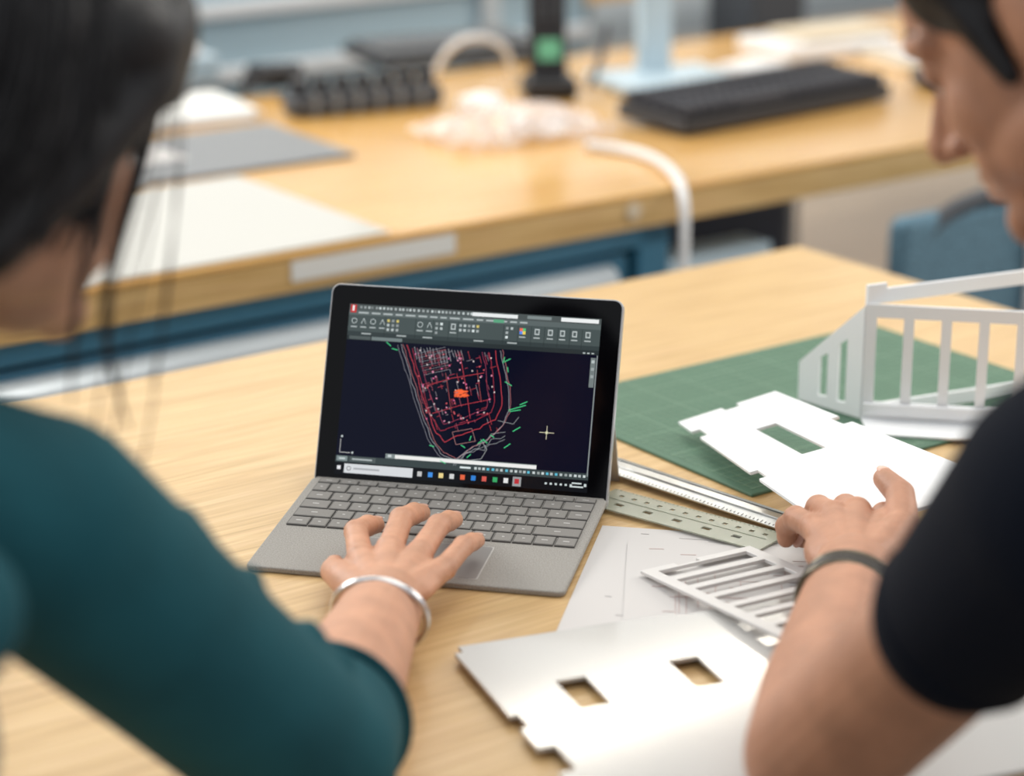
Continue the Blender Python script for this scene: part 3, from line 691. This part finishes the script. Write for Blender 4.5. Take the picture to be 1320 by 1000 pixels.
bm=bmesh.new(); bmesh.ops.create_uvsphere(bm,u_segments=14,v_segments=10,radius=.004,matrix=HW@Matrix.Translation((.078,-.008,-.048))); fin('earring',bm,M['chrome'],wm,True)
# bangle
e=empty('bangle_bracelet')
bc=E_.lerp(W_r,.905); ax=(W_r-E_).normalized()+V3((.10,0,.25))
o=ring('band',bc,ax,.0345,.0020,M['chrome'],e,.86)
o2=ring('band_edge',bc+ax.normalized()*.0020,ax,.0345,.0020,M['chrome'],e,.86)
# ---- man
mn=empty('man')
S2=V3((.288,1.12,.262)); E2=V3((.180,1.276,.047)); W2=V3((.239,1.555,.047))
HM=head(mn,(.312,1.328,.478),(-.62,.55,-.56),(.43,1.13,.325),M['skinm'],False)
fm=[([(.274,1.645,.050),(.279,1.678,.044),(.272,1.694,.026),(.262,1.692,.016)],.0096),
    ([(.255,1.658,.054),(.252,1.692,.045),(.245,1.702,.026),(.238,1.696,.016)],.0098),
    ([(.238,1.654,.053),(.231,1.688,.046),(.225,1.698,.030),(.221,1.694,.019)],.0096),
    ([(.222,1.642,.048),(.212,1.672,.044),(.207,1.686,.032),(.207,1.686,.022)],.0090)]
tm=([(.262,1.592,.046),(.284,1.628,.056),(.288,1.664,.066),(.280,1.692,.068)],.0104)
arm(mn,'arm_left',S2,E2,W2,M['skinm'],(.046,.044,.0285),fm,tm,[((.245,1.605,.044),(.035,.046,.018),Matrix.Rotation(-.15,4,'Z'))],up0=.2)
SR=V3((.60,1.19,.26)); ER=V3((.70,1.42,.06)); WR=V3((.60,1.67,.030))
f2,t2=resthand(WR,(-.45,.89,0),-1)
arm(mn,'arm_right',SR,ER,WR,M['skinm'],(.046,.043,.028),f2,t2,[],vox=.0025)
o=Org()
o.ell((.52,.70,-.20),(.17,.13,.15)).ell((.51,.78,-.04),(.165,.125,.15)).ell((.48,.92,.10),(.175,.125,.13),Matrix.Rotation(-.4,4,'X')).ell((.45,1.05,.19),(.17,.12,.115),Matrix.Rotation(-.2,4,'X'))
o.chain([(.52,.72,-.12),(.50,.86,.04),(.46,1.04,.18)],[.12,.12,.12])
o.chain([S2,(.35,1.12,.30),(.43,1.12,.315),(.52,1.15,.30),SR],[.072,.074,.068,.068,.068])
o.chain([S2,S2.lerp(E2,.40)],[.072,.053]); o.chain([SR,SR.lerp(ER,.50)],[.068,.054])
o.ell((.44,1.08,.27),(.15,.09,.06))
o.done('tshirt',M['navyt'],mn,.004,8)
ring('sleeve_hem',S2.lerp(E2,.42),E2-S2,.0515,.0033,M['navyt'],mn)
ring('neckline',(.415,1.16,.365),(-.35,.6,.5),.070,.006,M['navyt'],mn)
lower(mn,(.52,.69,-.285),[(.44,1.12,-.34),(.64,1.12,-.34)])
stool('stool.001',.52,.68)
o=Org()
o.ell((0,-.026,.040),(.079,.096,.083)).ell((0,-.048,-.018),(.067,.060,.056)).ell((0,.016,.080),(.064,.066,.036))
for s in (1,-1):
    o.chain([(s*.062,.030,.045),(s*.070,.018,.010),(s*.071,.012,-.024)],[.016,.011,.007]).ell((s*.058,.016,.048),(.022,.044,.042))
o.done('hair',M['hair'],mn,.003,10,HM)
R3=random.Random(21); st=[]
for k in range(420):
    a=R3.uniform(0,6.28); b=R3.uniform(.1,1.45)
    p=V3((.078*math.cos(a)*math.sin(b),-.020+.096*math.sin(a)*math.sin(b),.042+.080*math.cos(b))); d=V3((R3.uniform(-.4,.4),.6,.2)).normalized()
    st.append([tuple(p),tuple(p+d*.008+V3((0,0,.003))),tuple(p+d*.016)])
tube('hair_strands',st,.0009,M['hair'],mn,HM)
# watch
e=empty('wristwatch')
wc=E2.lerp(W2,.84); ax=(W2-E2).normalized()+V3((.12,0,.1)); ax.normalize()
for k in (-2,-1,0,1,2): ring('strap_%d'%(k+3),wc+ax*.0042*k,ax,.0335+.0006*(k<0),.0030,M['band' if abs(k)<2 else 'dial'],e,.94)
bm=bmesh.new(); cdir=V3((.25,0,.93)); cdir=(cdir-ax*cdir.dot(ax)).normalized()
acyl(bm,wc-cdir*.030,wc-cdir*.038,.018,.017,32)
fin('case',bm,M['dial'],e,True)
# ------------------------------------------------------------------ light
w=bpy.data.worlds.new('sky'); sc.world=w; w.use_nodes=True; nt=w.node_tree; bg=nt.nodes['Background']
bg.inputs[0].default_value=(.92,.96,1.0,1); bg.inputs[1].default_value=.76
def area(name,loc,tgt,sx,sy,p,col):
    l=bpy.data.lights.new(name,'AREA'); l.shape='RECTANGLE'; l.size=sx; l.size_y=sy; l.energy=p; l.color=col
    o=bpy.data.objects.new(name,l); COL.objects.link(o); o.location=loc
    o.rotation_euler=(V3(tgt)-V3(loc)).to_track_quat('-Z','Y').to_euler(); return o
area('window_light',(-3.2,4.2,1.9),(0,1.9,0),2.2,1.4,140,(1,.975,.93))
area('ceiling_light',(.6,2.6,2.4),(.2,2.2,0),2.4,1.2,30,(1,.94,.84))  # area lamp added overhead for soft fill, no fixture modelled
area('window_light_right',(3.2,3.6,1.8),(0,2,0),1.8,1.3,50,(1,.94,.85))  # area lamp on the right side, aimed at the table
# ------------------------------------------------------------------ camera
c=bpy.data.cameras.new('cam'); cam=bpy.data.objects.new('camera',c); COL.objects.link(cam); sc.camera=cam
c.sensor_width=36; c.lens=3087/1320*36
cam.location=(0,0,.689); cam.rotation_euler=(math.pi/2-.3139,0,0)
c.dof.use_dof=True; c.dof.focus_distance=1.87; c.dof.aperture_fstop=2.9; c.clip_start=.02
